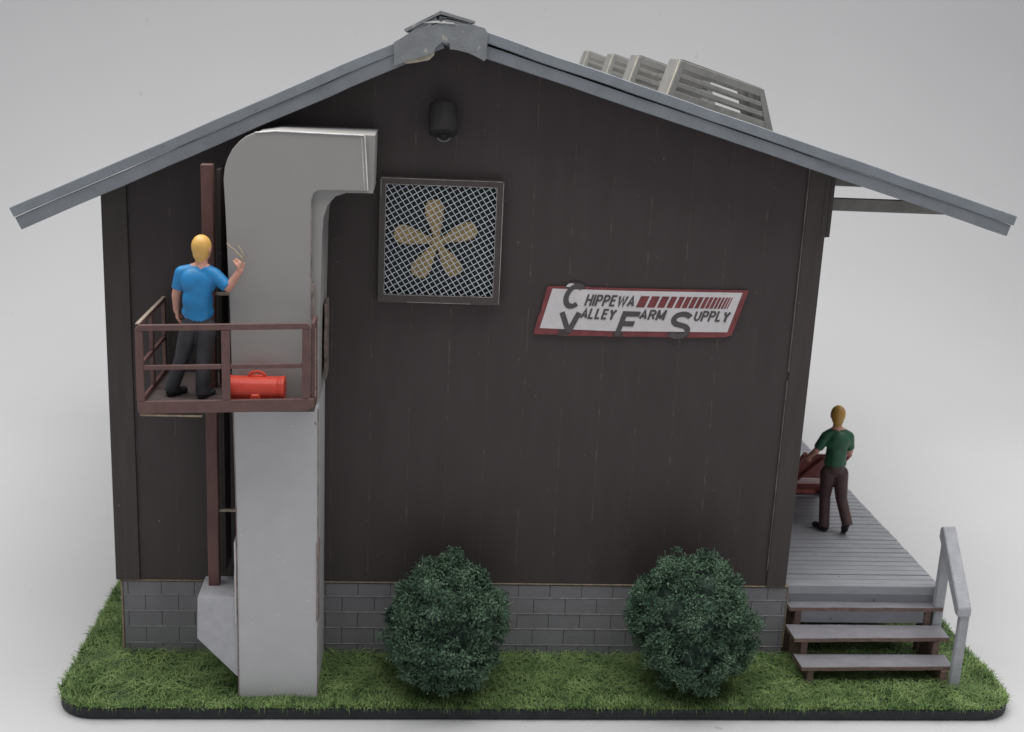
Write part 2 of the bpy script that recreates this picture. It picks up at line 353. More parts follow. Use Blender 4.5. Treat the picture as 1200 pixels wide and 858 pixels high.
# corner boards
b = MB(); b.poly_prism([(-.03, WZ - .002), (.225, WZ - .002), (.225, roofL(.225) - .13), (-.03, roofL(-.03) - .13)], 'y', -.028, .20); b.bevel(.006); b.wobble(.004, 3); b.build('corner_board', M['brown_board'], shed)
b = MB(); b.poly_prism([(7.195, WZ - .002), (7.42, WZ - .002), (7.42, roofR(7.42) - .125), (7.195, roofR(7.195) - .125)], 'y', -.028, .10); b.bevel(.006); b.wobble(.004, 3); b.build('corner_board', M['brown_board'], shed)
b = MB(); b.box(7.183, 7.192, -.026, -.003, 3.4, 5.58); b.box(7.184, 7.1915, -.026, -.003, WZ + .2, 3.3); b.build('seam_strip', M['seam'], shed)
b = MB(); b.box(7.425, 7.475, -.02, DEP, 4.875, 5.62); b.bevel(.006); b.wobble(.004, 3)
b.box(7.37, 7.424, -.033, -.024, 4.875, 5.62)
b.build('ledger_board', M['brown_board'], shed)
# foundation
b = MB()
b.box(0.06, 7.40, .02, .12, -.03, WZ - .022, 1)
zc = [-.03, .11, .309, .497, .690, .846]
for r in range(5):
    xo = (0.27 if r % 2 else 0.445) - 0.357
    xs_ = [0.035] + [xo + .357 * k for k in range(0, 25) if 0.06 < xo + .357 * k < 7.44] + [7.455]
    for i in range(len(xs_) - 1):
        b.box(xs_[i] + .003, xs_[i + 1] - .003, random.uniform(-.004, .0), .05, zc[r] + .0035, zc[r + 1] - .0035, 0)
b.box(0.05, 0.12, .121, DEP, -.03, WZ - .022); b.box(7.30, 7.44, .121, DEP, -.03, WZ - .022); b.box(.121, 7.299, DEP - .1, DEP, -.03, WZ - .022)
for z in zc[1:-1]: b.box(0.04, 7.45, -.0065, .019, z - .0033, z + .0033, 2)
b.build('foundation', [M['block'], M['mortar'], M['mortar_light']], shed)
b = MB(); b.box(0.03, 7.46, -.010, .10, WZ - .017, WZ - .006); b.box(.012, .031, -.01, .05, -.03, WZ - .021); b.box(7.4565, 7.468, -.01, .03, .1, WZ - .021)
b.wobble(.003, 6); b.build('sill_strip', M['raw_wood'], shed)

# roof: two sheets, fascia boards, ridge cap, torn ridge plate
RY0, RY1 = -.40, 9.5
def slab(xa, za, xb, zb, th, y0, y1, mb, mi=0, inset=0.0):
    d = Vector((xb - xa, zb - za)).normalized(); nrm = Vector((-d.y, d.x)); 
    if nrm.y > 0: nrm = -nrm
    p = [(xa, za), (xb, zb), (xb + nrm.x * th, zb + nrm.y * th), (xa + nrm.x * th, za + nrm.y * th)]
    return mb.poly_prism(p, 'y', y0, y1, mi)
def thick(xs_):
    return xs_
b = MB(); slab(-.814, roofL(-.814), RIDGE_X, RIDGE_ZL, .098, RY0, RY1, b); b.cut(xs=np.arange(-.6, 3.2, .25)); b.bevel(.006); b.wobble(.010, 1.7); b.build('roof_sheet', M['roof'], shed)
b = MB(); slab(RIDGE_X + .001, roofR(RIDGE_X), 9.303, 5.216, .100, RY0, RY1, b); b.cut(xs=np.arange(3.5, 9.2, .25)); b.bevel(.006); b.wobble(.010, 1.7, 5); b.build('roof_sheet', M['roof'], shed)
b = MB(); g = .104
slab(-.765, roofL(-.765) - g - .010, RIDGE_X, RIDGE_ZL - g - .004, .128, RY0 + .012, RY0 + .09, b); b.cut(xs=np.arange(-.6, 3.2, .22)); b.bevel(.005); b.wobble(.009, 2.3, 2)
b.build('fascia_board', M['fascia'], shed)
b = MB()
slab(RIDGE_X + .001, roofR(RIDGE_X) - g - .022, 9.255, roofR(9.255) - g - .002, .118, RY0 + .016, RY0 + .09, b); b.cut(xs=np.arange(3.5, 9.2, .22)); b.bevel(.005); b.wobble(.008, 2.3, 9)
b.build('fascia_board', M['fascia'], shed)
plate = [(2.865, 6.665), (2.877, 6.447), (2.93, 6.462), (3.0, 6.50), (3.088, 6.522), (3.20, 6.560), (3.25, 6.583), (3.272, 6.63), (3.297, 6.657), (3.33, 6.685), (3.36, 6.672), (3.403, 6.678),
         (3.405, 6.622), (3.48, 6.618), (3.578, 6.598), (3.65, 6.57), (3.715, 6.54), (3.735, 6.525), (3.761, 6.55), (3.765, 6.795), (3.73, 6.84), (3.64, 6.860), (3.30, 6.862), (3.08, 6.80)]
b = MB(); b.poly_prism(plate, 'y', RY0 - .026, RY0 - .008); b.bevel(.004); b.build('ridge_plate', M['plate'], shed)
b = MB(); b.poly_prism([(2.93, 6.49), (3.0, 6.470), (3.10, 6.488), (3.21, 6.515), (3.255, 6.56), (3.270, 6.66), (3.0, 6.65)], 'y', RY0 - .004, RY0 + .004); b.build('torn_flap', M['crate_raw'], shed)
b = MB()
b.poly_prism([(2.975, 6.765), (3.304, 6.942), (3.304, 6.972), (2.96, 6.79)], 'y', RY0 - .03, RY1)
b.poly_prism([(3.306, 6.942), (3.640, 6.872), (3.645, 6.897), (3.306, 6.972)], 'y', RY0 - .03, RY1)
b.wobble(.008, 3); b.build('ridge_cap', M['plate'], shed)
b = MB(); b.poly_prism([(3.345, 6.905), (3.57, 6.866), (3.57, 6.872), (3.345, 6.92)], 'y', RY0 - .02, RY0 + .02)
b.poly_prism([(3.02, 6.775), (3.28, 6.868), (3.27, 6.915), (3.05, 6.80)], 'y', RY0 - .02, RY0 - .012); b.poly_prism([(3.35, 6.862), (3.62, 6.855), (3.60, 6.872), (3.36, 6.922)], 'y', RY0 - .02, RY0 - .012)
b.build('cap_filler', M['plate'], shed)
b = MB(); b.poly_prism([(3.14, 6.855), (3.27, 6.862), (3.45, 6.858), (3.43, 6.872), (3.36, 6.878), (3.345, 6.89), (3.31, 6.872), (3.29, 6.886), (3.2, 6.872)], 'y', RY0 - .034, RY0 - .029); b.build('cap_highlight', M['bright_edge'], shed)  # whitish sliver, a painted highlight under the ridge cap
# brackets carrying the deep right eave
def under(x): return roofR(x) - .102
for yb in (.30, 2.85, 5.35, 7.85):
    b = MB(); b.poly_prism([(7.476, 5.118), (8.83, 5.118), (8.43, under(8.43) - .012), (8.39, 5.255), (7.476, 5.255)], 'y', yb, yb + .09)
    b.bevel(.006); b.wobble(.006, 3); b.build('eave_bracket', M['crate'], shed)

# ------------------------------------------------------------------ square duct (elevator leg)
duct = thing('elevator_duct', 'tall pale grey square duct with hooked top and side hopper', 'duct', (1.81, -.55, 0.0))
head = [(1.337, 5.044), (1.326, 5.363), (1.338, 5.47), (1.368, 5.561), (1.41, 5.64), (1.471, 5.714), (1.535, 5.765), (1.604, 5.797), (1.69, 5.820), (1.784, 5.828), (2.632, 5.818), (2.668, 5.300), (2.257, 5.294), (2.195, 5.283), (2.155, 5.245)]
front = [(1.406, -.03), (2.221, -.03), (2.221, 3.95), (2.142, 4.0), (2.142, 4.7)] + [head[14]] + head[13:9:-1] + head[9::-1]
front = [(1.406, -.03), (2.221, -.03), (2.216, 2.2), (2.212, 4.02), (2.15, 4.02), (2.14, 4.7), (2.143, 5.20)] + [(2.155, 5.258), (2.195, 5.287), (2.257, 5.294), (2.668, 5.300), (2.632, 5.818), (1.784, 5.828), (1.69, 5.820), (1.604, 5.797), (1.535, 5.765), (1.471, 5.714), (1.41, 5.64), (1.368, 5.561), (1.338, 5.47), (1.326, 5.363), (1.340, 5.044), (1.365, 4.2), (1.402, 2.0)]
b = MB(); body = [(1.406, -.03), (2.235, -.03), (2.235, 4.86), (2.245, 5.02), (2.285, 5.15), (2.36, 5.235), (2.46, 5.27), (2.71, 5.275), (2.72, 5.815), (1.80, 5.82), (1.62, 5.79), (1.49, 5.71), (1.39, 5.56), (1.345, 5.36), (1.36, 5.04), (1.40, 2.0)]
low = [(1.406, -.03), (2.221, -.03), (2.216, 2.2), (2.213, 3.20), (1.383, 3.20), (1.402, 2.0)]
upf = [p for p in front if p[1] > 3.3]; i0 = upf.index((2.212, 4.02)); upf = [(1.383, 3.202), (2.213, 3.202)] + upf[i0:] + upf[:i0]
b.poly_prism(low, 'y', -.945, -.895); b.bevel(.010, 2); b.poly_prism([p for p in [(1.406, -.03), (2.214, -.03), (2.210, 3.20), (1.385, 3.20), (1.40, 2.0)]], 'y', -.893, -.03)
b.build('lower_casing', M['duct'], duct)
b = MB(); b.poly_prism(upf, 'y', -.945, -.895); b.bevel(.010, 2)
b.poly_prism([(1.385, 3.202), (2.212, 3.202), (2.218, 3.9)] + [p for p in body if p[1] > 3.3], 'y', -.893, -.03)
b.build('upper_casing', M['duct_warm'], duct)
def strip(x0, x1, y0, y1, z0, z1, m='duct_edge'):
    q = MB(); q.box(x0, x1, y0, y1, z0, z1); q.cut(zs=np.arange(z0 + .08, z1, .09)); q.bevel(.004); q.wobble(.006, 7); q.build('side_strip', M[m], duct)
strip(1.376, 1.394, -.955, -.80, .83, 1.73, 'duct'); strip(1.394, 1.400, -.953, -.80, .83, 1.73)
strip(2.202, 2.224, -.955, -.80, .85, 1.735); strip(2.142, 2.168, -.945, -.80, 4.03, 4.39)
strip(2.238, 2.262, -.60, -.20, 3.35, 4.12, 'strip_tan')
b = MB(); b.tube([(1.62, -.948, 5.803), (1.80, -.948, 5.826), (2.62, -.948, 5.816)], .006, 6); b.wobble(.004, 9); b.build('worn_edge_highlight', M['bright_edge'], duct)  # pale tube paints a highlight along the worn top edge
b = MB(); b.tube([(2.628, -.948, 5.81), (2.663, -.948, 5.305)], .006, 6); b.tube([(2.598, -.947, 5.80), (2.632, -.947, 5.31)], .004, 6); b.build('end_seam', M['bright_edge'], duct)
for pts in ([(1.408, -.946, .0), (1.404, -.946, 2.0), (1.386, -.946, 3.15)], [(2.219, -.946, .0), (2.214, -.946, 2.2), (2.211, -.946, 3.15)], [(2.141, -.946, 4.05), (2.139, -.946, 4.7), (2.143, -.946, 5.22)]):
    b = MB(); b.tube(pts, .0055, 6); b.build('edge_seam', M['duct_edge'], duct)
b = MB(); hp = [(1.0, 1.105), (.99, .652), (1.392, .215), (1.40, .215), (1.40, 1.110)]
b.poly_prism(hp, 'y', -.935, -.42); b.bevel(.012, 2); b.wobble(.006, 4)
b.build('hopper', M['hopper'], duct)
b = MB(); b.box(1.068, 1.180, -.66, -.54, 1.095, 5.46); b.cut(zs=np.arange(1.4, 5.4, .3)); b.bevel(.006); b.wobble(.008, 1.5); b.build('feed_pipe', M['rust'], duct)
for z in (1.93, 4.20): 
    b = MB(); b.box(1.175, 1.41, -.62, -.58, z - .012, z + .014); b.build('pipe_bracket', M['rail_raw'], duct)
b = MB(); b.box(1.190, 1.225, -.5, -.1, 1.2, 5.40); b.build('pipe_gap_shade', M['brown_board'], duct)  # added dark strip standing in for the shade between pipe and duct

# ------------------------------------------------------------------ work platform
plat = thing('work_platform', 'maroon railed work platform fixed halfway up the grey duct', 'platform', (1.3, -.7, 3.2))
FZ = 3.235
def tl(x): return (x - .55) * .040                     # the platform sags to the left
b = MB(); b.poly_prism([(.55, -1.30), (2.20, -1.30), (2.20, -.953), (1.33, -.953), (1.33, -.05), (.55, -.05)], 'z', FZ - .05, FZ)
for v in b.bm.verts: v.co.z += tl(v.co.x) * .6
b.build('floor', M['plat_floor'], plat)
b = MB(); Y0, Y1 = -1.335, -1.302
def bx(x0, x1, za, zb, mb, y0=Y0, y1=Y1):
    mb.poly_prism([(x0, za + tl(x0)), (x1, za + tl(x1)), (x1, zb + tl(x1)), (x0, zb + tl(x0))], 'y', y0, y1)
out_ = [(.556, 3.20), (.575, 3.178), (2.14, 3.178 + tl(2.14)), (2.205, 3.22 + tl(2.2)), (2.205, 3.31 + tl(2.2)), (2.168, 3.33 + tl(2.168)), (2.165, 4.00 + tl(2.16)), (2.14, 4.035 + tl(2.14)), (.585, 4.035), (.553, 4.0)]
# frame as separate bars butted end to end
bx(.553, .625, 3.30, 3.975, b); bx(1.343, 1.420, 3.30, 3.975, b); bx(2.088, 2.165, 3.30, 3.975, b)
b.poly_prism([(.553, 3.976), (2.165, 3.976 + tl(2.165)), (2.165, 4.0 + tl(2.165)), (2.135, 4.036 + tl(2.13)), (.59, 4.036), (.553, 4.0)], 'y', Y0, Y1)
b.poly_prism([(.560, 3.20), (.58, 3.178), (2.14, 3.178 + tl(2.14)), (2.205, 3.22 + tl(2.2)), (2.205, 3.299 + tl(2.2)), (.556, 3.299)], 'y', Y0, Y1)
bx(.6255, 1.3425, 3.60, 3.645, b, Y0 + .004, Y1 - .002); bx(1.4205, 2.0875, 3.60, 3.645, b, Y0 + .004, Y1 - .002)
b.bevel(.005); b.wobble(.004, 5); b.build('front_railing', M['rail'], plat)
b = MB()
def side_rail(x, y0, y1, mb, posts):
    z = tl(x)
    for za, zb in ((3.99, 4.03), (3.60, 3.64), (3.18, 3.29)): mb.box(x - .016, x + .016, y0, y1, za + z, zb + z)
    for (pa, pb) in posts: mb.box(x - .018, x + .018, pa, pb, 3.291 + z, 3.599 + z); mb.box(x - .018, x + .018, pa, pb, 3.641 + z, 3.989 + z)
side_rail(.572, -1.30, -.05, b, ((-1.30, -1.25), (-.72, -.65), (-.12, -.05)))
b.bevel(.004); b.wobble(.004, 5); b.build('side_railing', M['rail'], plat)
b = MB(); b.box(.553, .588, -1.30, -.05, 4.033, 4.041); b.wobble(.003, 6); b.build('raw_edge', M['rail_raw'], plat)
b = MB(); side_rail(2.186, -1.30, -.955, b, ((-1.30, -1.262), (-1.0, -.957))); b.bevel(.004); b.wobble(.004, 5); b.build('side_railing', M['rail'], plat)
b = MB(); b.box(2.206, 2.212, -1.29, -1.27, 3.37, 4.04); b.wobble(.003, 6); b.build('raw_edge', M['rail_raw'], plat)
b = MB(); b.box(.58, 1.15, -1.33, -1.28, 3.158, 3.176); b.wobble(.004, 5); b.build('raw_edge', M['raw_wood'], plat)

# toolbox on the platform
tb = thing('toolbox', 'bright red barrel shaped toolbox lying on the platform', 'toolbox', (1.645, -1.135, FZ + .03))
TZ = FZ + .032 + .128; TY = -1.135
b = MB(); b.cone((1.385, TY, TZ), (1.905, TY, TZ), .122, .122, 28); b.bevel(.012, 2); b.box(1.40, 1.89, TY - .10, TY + .10, TZ - .126, TZ - .06); 
b.build('body', M['red'], tb, smooth=False)
for xa, xb in ((1.378, 1.402), (1.838, 1.852), (1.872, 1.910)):
    b = MB(); b.cone((xa, TY, TZ), (xb, TY, TZ), .130, .130, 28); b.bevel(.005); b.build('rim', M['red'], tb)
b = MB(); pts = [(1.645 + .085 * math.cos(a), TY, TZ + .110 + .060 * math.sin(a)) for a in np.linspace(math.pi, 0, 9)]; b.tube(pts, .013); 
b.poly_prism([(1.57, TZ + .1), (1.72, TZ + .1), (1.70, TZ + .145), (1.59, TZ + .145)], 'y', TY - .012, TY + .012); b.build('handle', M['red'], tb, smooth=True)
b = MB(); b.poly_prism([(1.585, TZ - .115), (1.70, TZ - .115), (1.68, TZ - .02), (1.60, TZ - .02)], 'y', TY - .137, TY - .09); b.bevel(.012); b.build('latch', M['red'], tb)

# ------------------------------------------------------------------ exhaust fan
fan = thing('exhaust_fan', 'square wall fan with five tan blades behind wire mesh', 'fan', (3.38, -.05, 4.70))
fx0, fx1, fz0, fz1 = 2.750, 4.010, 4.058, 5.345; ix0, ix1, iz0, iz1 = 2.815, 3.935, 4.143, 5.275
b = MB(); b.box(ix0 - .02, ix1 + .02, -.010, -.006, iz0 - .02, iz1 + .02); b.build('back_panel', M['black'], fan)
b = MB(); b.box(fx0, fx1, -.105, -.004, iz1, fz1); b.box(fx0, fx1, -.105, -.004, fz0, iz0); b.box(fx0, ix0, -.105, -.004, iz0 + .0005, iz1 - .0005); b.box(ix1, fx1, -.105, -.004, iz0 + .0005, iz1 - .0005)
b.build('frame', M['fan_frame'], fan)
b = MB(); e = .006
for (x0, x1, z0_, z1) in ((ix0 - e, ix0, iz0, iz1), (ix1, ix1 + e, iz0, iz1), (ix0, ix1, iz0 - e, iz0), (ix0, ix1, iz1, iz1 + e), (fx1 - .012, fx1 - .004, fz0 + .01, fz1 - .02), (fx0 + .02, fx1 - .02, fz1 - .010, fz1 - .004), (fx0 + .012, fx0 + .017, fz1 - .2, fz1 - .02), (fx0 + .3, fx1 - .3, fz0 + .004, fz0 + .010)):
    b.box(x0, x1, -.108, -.1052, z0_, z1)
b.wobble(.002, 8); b.build('frame_lip', M['fan_edge'], fan)
hub = Vector((3.345, -.045, 4.692))
for (tx, tz) in ((3.297, 5.13), (3.745, 4.855), (3.565, 4.36), (3.135, 4.33), (2.905, 4.785)):
    d = Vector((tx - hub.x, 0, tz - hub.z)); L_ = d.length; d.normalize(); s_ = Vector((d.z, 0, -d.x))
    pts = []
    for t, wdt in ((.06, .035), (.2, .038), (.42, .064), (.62, .090), (.82, .096), (.93, .080), (1.0, .04)):
        pts.append((t, wdt))
    pl = [hub + d * L_ * t + s_ * ww for t, ww in pts] + [hub + d * L_ * t - s_ * ww for t, ww in reversed(pts)]
    b = MB(); b.poly_prism([(p.x, p.z) for p in pl], 'y', -.052, -.040)
    for v in b.bm.verts:                                # pitch
        v.co.y += (v.co - hub).dot(s_) * .15
    b.build('blade', M['tan_blade'], fan)
b = MB(); b.cone((hub.x, -.012, hub.z), (hub.x, -.070, hub.z), .075, .06, 20); b.bevel(.01); b.build('hub', M['tan_blade'], fan)
b = MB()
def clip(p, d):
    t0, t1 = -9, 9
    for a, lo, hi in ((0, ix0, ix1), (1, iz0, iz1)):
        if abs(d[a]) < 1e-6: 
            if not lo < p[a] < hi: return None
            continue
        u, v = (lo - p[a]) / d[a], (hi - p[a]) / d[a]
        t0, t1 = max(t0, min(u, v)), min(t1, max(u, v))
    return (t0, t1) if t1 - t0 > .01 else None
cx_, cz_ = (ix0 + ix1) / 2, (iz0 + iz1) / 2
for ang_, yy in ((31, -.086), (-57, -.094)):
    d = (math.cos(math.radians(ang_)), math.sin(math.radians(ang_))); nn = (-d[1], d[0])
    for k in range(-20, 21):
        p = (cx_ + nn[0] * k * .0545, cz_ + nn[1] * k * .0545); c = clip(p, d)
        if c: b.bar((p[0] + d[0] * c[0], yy, p[1] + d[1] * c[0]), (p[0] + d[0] * c[1], yy, p[1] + d[1] * c[1]), .0068, .006, up=(0, 1, 0))
b.build('wire_mesh', M['wire'], fan)

# ------------------------------------------------------------------ lamp
lamp = thing('wall_lamp', 'small dark lamp high on the brown gable above fan', 'lamp', (3.37, -.02, 5.92))
b = MB(); b.box(3.28, 3.46, -.03, -.004, 5.82, 6.10); b.bevel(.008); b.build('mount', M['lamp'], lamp)
b = MB(); b.cone((3.368, -.09, 6.085), (3.372, -.20, 5.80), .138, .146, 28); b.bevel(.02, 3); b.build('shade', M['lamp'], lamp, smooth=True)
b = MB()
pts = [(3.376 + .062 * math.cos(a), -.235, 5.782 + .048 * math.sin(a)) for a in np.linspace(math.pi * 1.08, math.pi * 1.92, 9)]
b.tube(pts, .009); b.build('lens_ring', M['lamp_ring'], lamp, smooth=True)
b = MB(); b.ball((3.376, -.20, 5.80), (.058, .05, .05), 3); b.build('bulb', M['lamp'], lamp, smooth=True)

# ------------------------------------------------------------------ sign
sign = thing('shop_sign', 'slanted white sign board with red border and dark lettering', 'sign', (5.53, -.01, 4.02))
b = MB()
b.poly_prism([(4.392, 3.752), (4.41, 3.742), (4.62, 3.745), (4.76, 3.735), (5.10, 3.742), (5.24, 3.738), (5.5, 3.748), (5.85, 3.748), (6.1, 3.752), (6.45, 3.765), (6.525, 3.79), (6.60, 4.05), (6.664, 4.283), (6.4, 4.276), (5.6, 4.266), (5.0, 4.262), (4.90, 4.270), (4.62, 4.264), (4.512, 4.257), (4.505, 4.23), (4.455, 3.98), (4.43, 3.93)], 'y', -.026, -.006)
b.build('border', M['sign_red'], sign)
b = MB(); b.poly_prism([(4.455, 3.812), (5.2, 3.800), (6.470, 3.822), (6.598, 4.256), (5.4, 4.240), (4.568, 4.240)], 'y', -.030, -.0265)
b.build('face', M['sign_white'], sign)
def arc(cx, cy, rx, ry, a0, a1, n=10):
    return [(cx + rx * math.cos(math.radians(a0 + (a1 - a0) * k / n)), cy + ry * math.sin(math.radians(a0 + (a1 - a0) * k / n))) for k in range(n + 1)]
GLYPH = {                                               # centre lines of the strokes in a unit box, and the letter's width
    'A': (.62, [[(0, 0), (.5, 1), (1, 0)], [(.2, .30), (.8, .30)]]), 'C': (.70, [arc(.5, .5, .5, .5, 48, 312, 18)]),
    'E': (.52, [[(0, 0), (0, 1)], [(0, 1), (1, 1)], [(0, .53), (.9, .53)], [(0, 0), (1, 0)]]), 'F': (.55, [[(0, 0), (0, 1)], [(0, 1), (1, 1)], [(0, .50), (.85, .50)]]),
    'H': (.56, [[(0, 0), (0, 1)], [(1, 0), (1, 1)], [(0, .52), (1, .52)]]), 'I': (.0, [[(.5, 0), (.5, 1)]]), 'L': (.48, [[(0, 1), (0, 0)], [(0, 0), (1, 0)]]),
    'M': (.72, [[(0, 0), (0, 1)], [(0, 1), (.5, .05)], [(.5, .05), (1, 1)], [(1, 1), (1, 0)]]),
    'P': (.54, [[(0, 0), (0, 1)], [(0, 1), (.55, 1)] + arc(.55, .74, .45, .26, 80, -80, 8) + [(.55, .48), (0, .48)]]),
    'R': (.56, [[(0, 0), (0, 1)], [(0, 1), (.55, 1)] + arc(.55, .75, .45, .25, 80, -80, 8) + [(.55, .5), (0, .5)], [(.52, .5), (1, 0)]]),
    'S': (.66, [arc(.5, .755, .47, .245, 25, 235, 12) + arc(.5, .245, .5, .245, 62, -155, 14)]),
    'U': (.56, [[(0, 1)] + arc(.5, .32, .5, .32, 180, 360, 12) + [(1, 1)]]), 'V': (.66, [[(0, 1), (.5, 0)], [(1, 1), (.5, 0)]]),
    'W': (.92, [[(0, 1), (.25, 0), (.5, .95), (.75, 0), (1, 1)]]), 'Y': (.60, [[(0, 1), (.5, .45)], [(1, 1), (.5, .45)], [(.5, .47), (.5, 0)]])}
def ribbon(mb, pts, w, y, sh, z0):
    P = [Vector(p) for p in pts]; L, R_ = [], []
    for i, p in enumerate(P):
        d0 = (P[i] - P[i - 1]).normalized() if i else (P[1] - P[0]).normalized(); d1 = (P[i + 1] - P[i]).normalized() if i < len(P) - 1 else d0
        n0 = Vector((-d0.y, d0.x)); n1 = Vector((-d1.y, d1.x)); m_ = (n0 + n1).normalized(); k = min(1.6, 1 / max(.3, m_.dot(n1)))
        L.append(p + m_ * w / 2 * k); R_.append(p - m_ * w / 2 * k)
    def at(p, yy): return mb.bm.verts.new((p.x + (p.y - z0) * sh, yy, p.y))
    fl, fr = [at(p, y) for p in L], [at(p, y) for p in R_]; bl, br = [at(p, y + .0025) for p in L], [at(p, y + .0025) for p in R_]
    for i in range(len(P) - 1):
        for q in ((fl[i], fr[i], fr[i + 1], fl[i + 1]), (bl[i], bl[i + 1], br[i + 1], br[i]), (fl[i], fl[i + 1], bl[i + 1], bl[i]), (fr[i], br[i], br[i + 1], fr[i + 1])): mb.bm.faces.new(q)
    for i in (0, -1): mb.bm.faces.new((fl[i], bl[i], br[i], fr[i]))
def text_part(txt, x0, x1, z0, z1, shear, y=-.0345, w=.0205, name='lettering'):
    """word drawn with strokes of width w, filling x0..x1 at the baseline before the slant"""
    H = z1 - z0; gap = .32; adv = [GLYPH[c][0] for c in txt]
    tot = sum(adv) + gap * (len(txt) - 1); U = (x1 - x0 - w - (H * shear) * .75) / max(tot, .01); x = x0 + w / 2; mb = MB(); k = 0
    for c, a in zip(txt, adv):
        wk = w * (1.22 if c in 'AWMVY' and w < .03 else 1)
        for st in GLYPH[c][1]:
            pts = []
            for px, pz in st: pts.append((x + px * a * U, z0 + w / 2 + pz * (H - w)))
            ends = st[0][0] == st[-1][0] and len(st) == 2 and st[0][0] in (0, 1, .5)   # stems reach the full height
            if ends: pts = [(p[0], z0 if p[1] < (z0 + z1) / 2 and st[i_][1] == 0 else (z1 if st[i_][1] == 1 else p[1])) for i_, p in enumerate(pts)]
            ribbon(mb, pts, wk, y - k * .00025, shear, z0); k = (k + 1) % 5
        x += (a + gap) * U
    return mb.build(name, M['sign_ink'], sign)
# brown backing where the big initials stick out past the border
b = MB()
ring_o = [(4.80 + .112 * math.cos(a) + .010, 4.245 + .072 * math.sin(a)) for a in np.linspace(math.pi * 1.0, 0, 14)]
b.poly_prism(ring_o, 'y', -.0265, -.008); b.build('initial_backing', M['sign_brown'], sign)
b = MB(); b.poly_prism([(4.765 + .052 * math.cos(a), 4.262 + .040 * math.sin(a)) for a in np.linspace(math.pi, 0, 10)], 'y', -.030, -.0268); b.build('face_patch', M['sign_white'], sign)
b = MB(); b.poly_prism([(4.66, 3.832), (4.645, 3.735), (4.76, 3.728), (4.79, 3.832)], 'y', -.0285, -.008); b.build('initial_backing', M['sign_brown'], sign); b = MB(); b.poly_prism([(5.24, 3.83), (5.235, 3.745), (5.30, 3.730), (5.345, 3.745), (5.35, 3.83)], 'y', -.0285, -.008); b.build('initial_backing', M['sign_brown'], sign); b = MB()
b.poly_prism([(5.945 + .112 * math.cos(a), 3.80 + .072 * math.sin(a)) for a in np.linspace(math.pi * .93, math.pi * 2.05, 14)], 'y', -.0285, -.008); b.build('initial_backing', M['sign_brown'], sign)
text_part('C', 4.655, 4.930, 4.030, 4.305, .28, w=.054); text_part('HIPPEWA', 4.910, 5.460, 4.068, 4.190, .28)
text_part('V', 4.640, 4.890, 3.750, 4.018, .06, w=.056); text_part('ALLEY', 4.870, 5.265, 3.925, 4.040, .28)
text_part('F', 5.250, 5.530, 3.750, 4.020, .30, w=.056); text_part('ARM', 5.500, 5.795, 3.935, 4.045, .28)
text_part('S', 5.800, 6.095, 3.735, 4.035, .22, w=.056); text_part('UPPLY', 6.085, 6.490, 3.935, 4.050, .28)
b = MB()
for i, (a, c) in enumerate([(45, 130), (155, 235), (258, 330), (352, 410), (433, 488), (505, 555), (570, 618), (633, 675), (692, 730), (742, 775), (787, 818), (830, 855), (868, 890), (902, 922), (932, 948), (960, 970)]):
    xa, xb = [5.455 + (740 + q / 8.57 - 744.5) / 109.4 for q in (a, c)]; r_ = (xa - 5.4) * .012; sl = .050
    b.poly_prism([(xa, 4.066 + r_), (xb, 4.066 + r_), (xb + sl, 4.188 + r_), (xa + sl, 4.188 + r_)], 'y', -.033, -.0302)
b.build('stripe_row', M['sign_red'], sign)

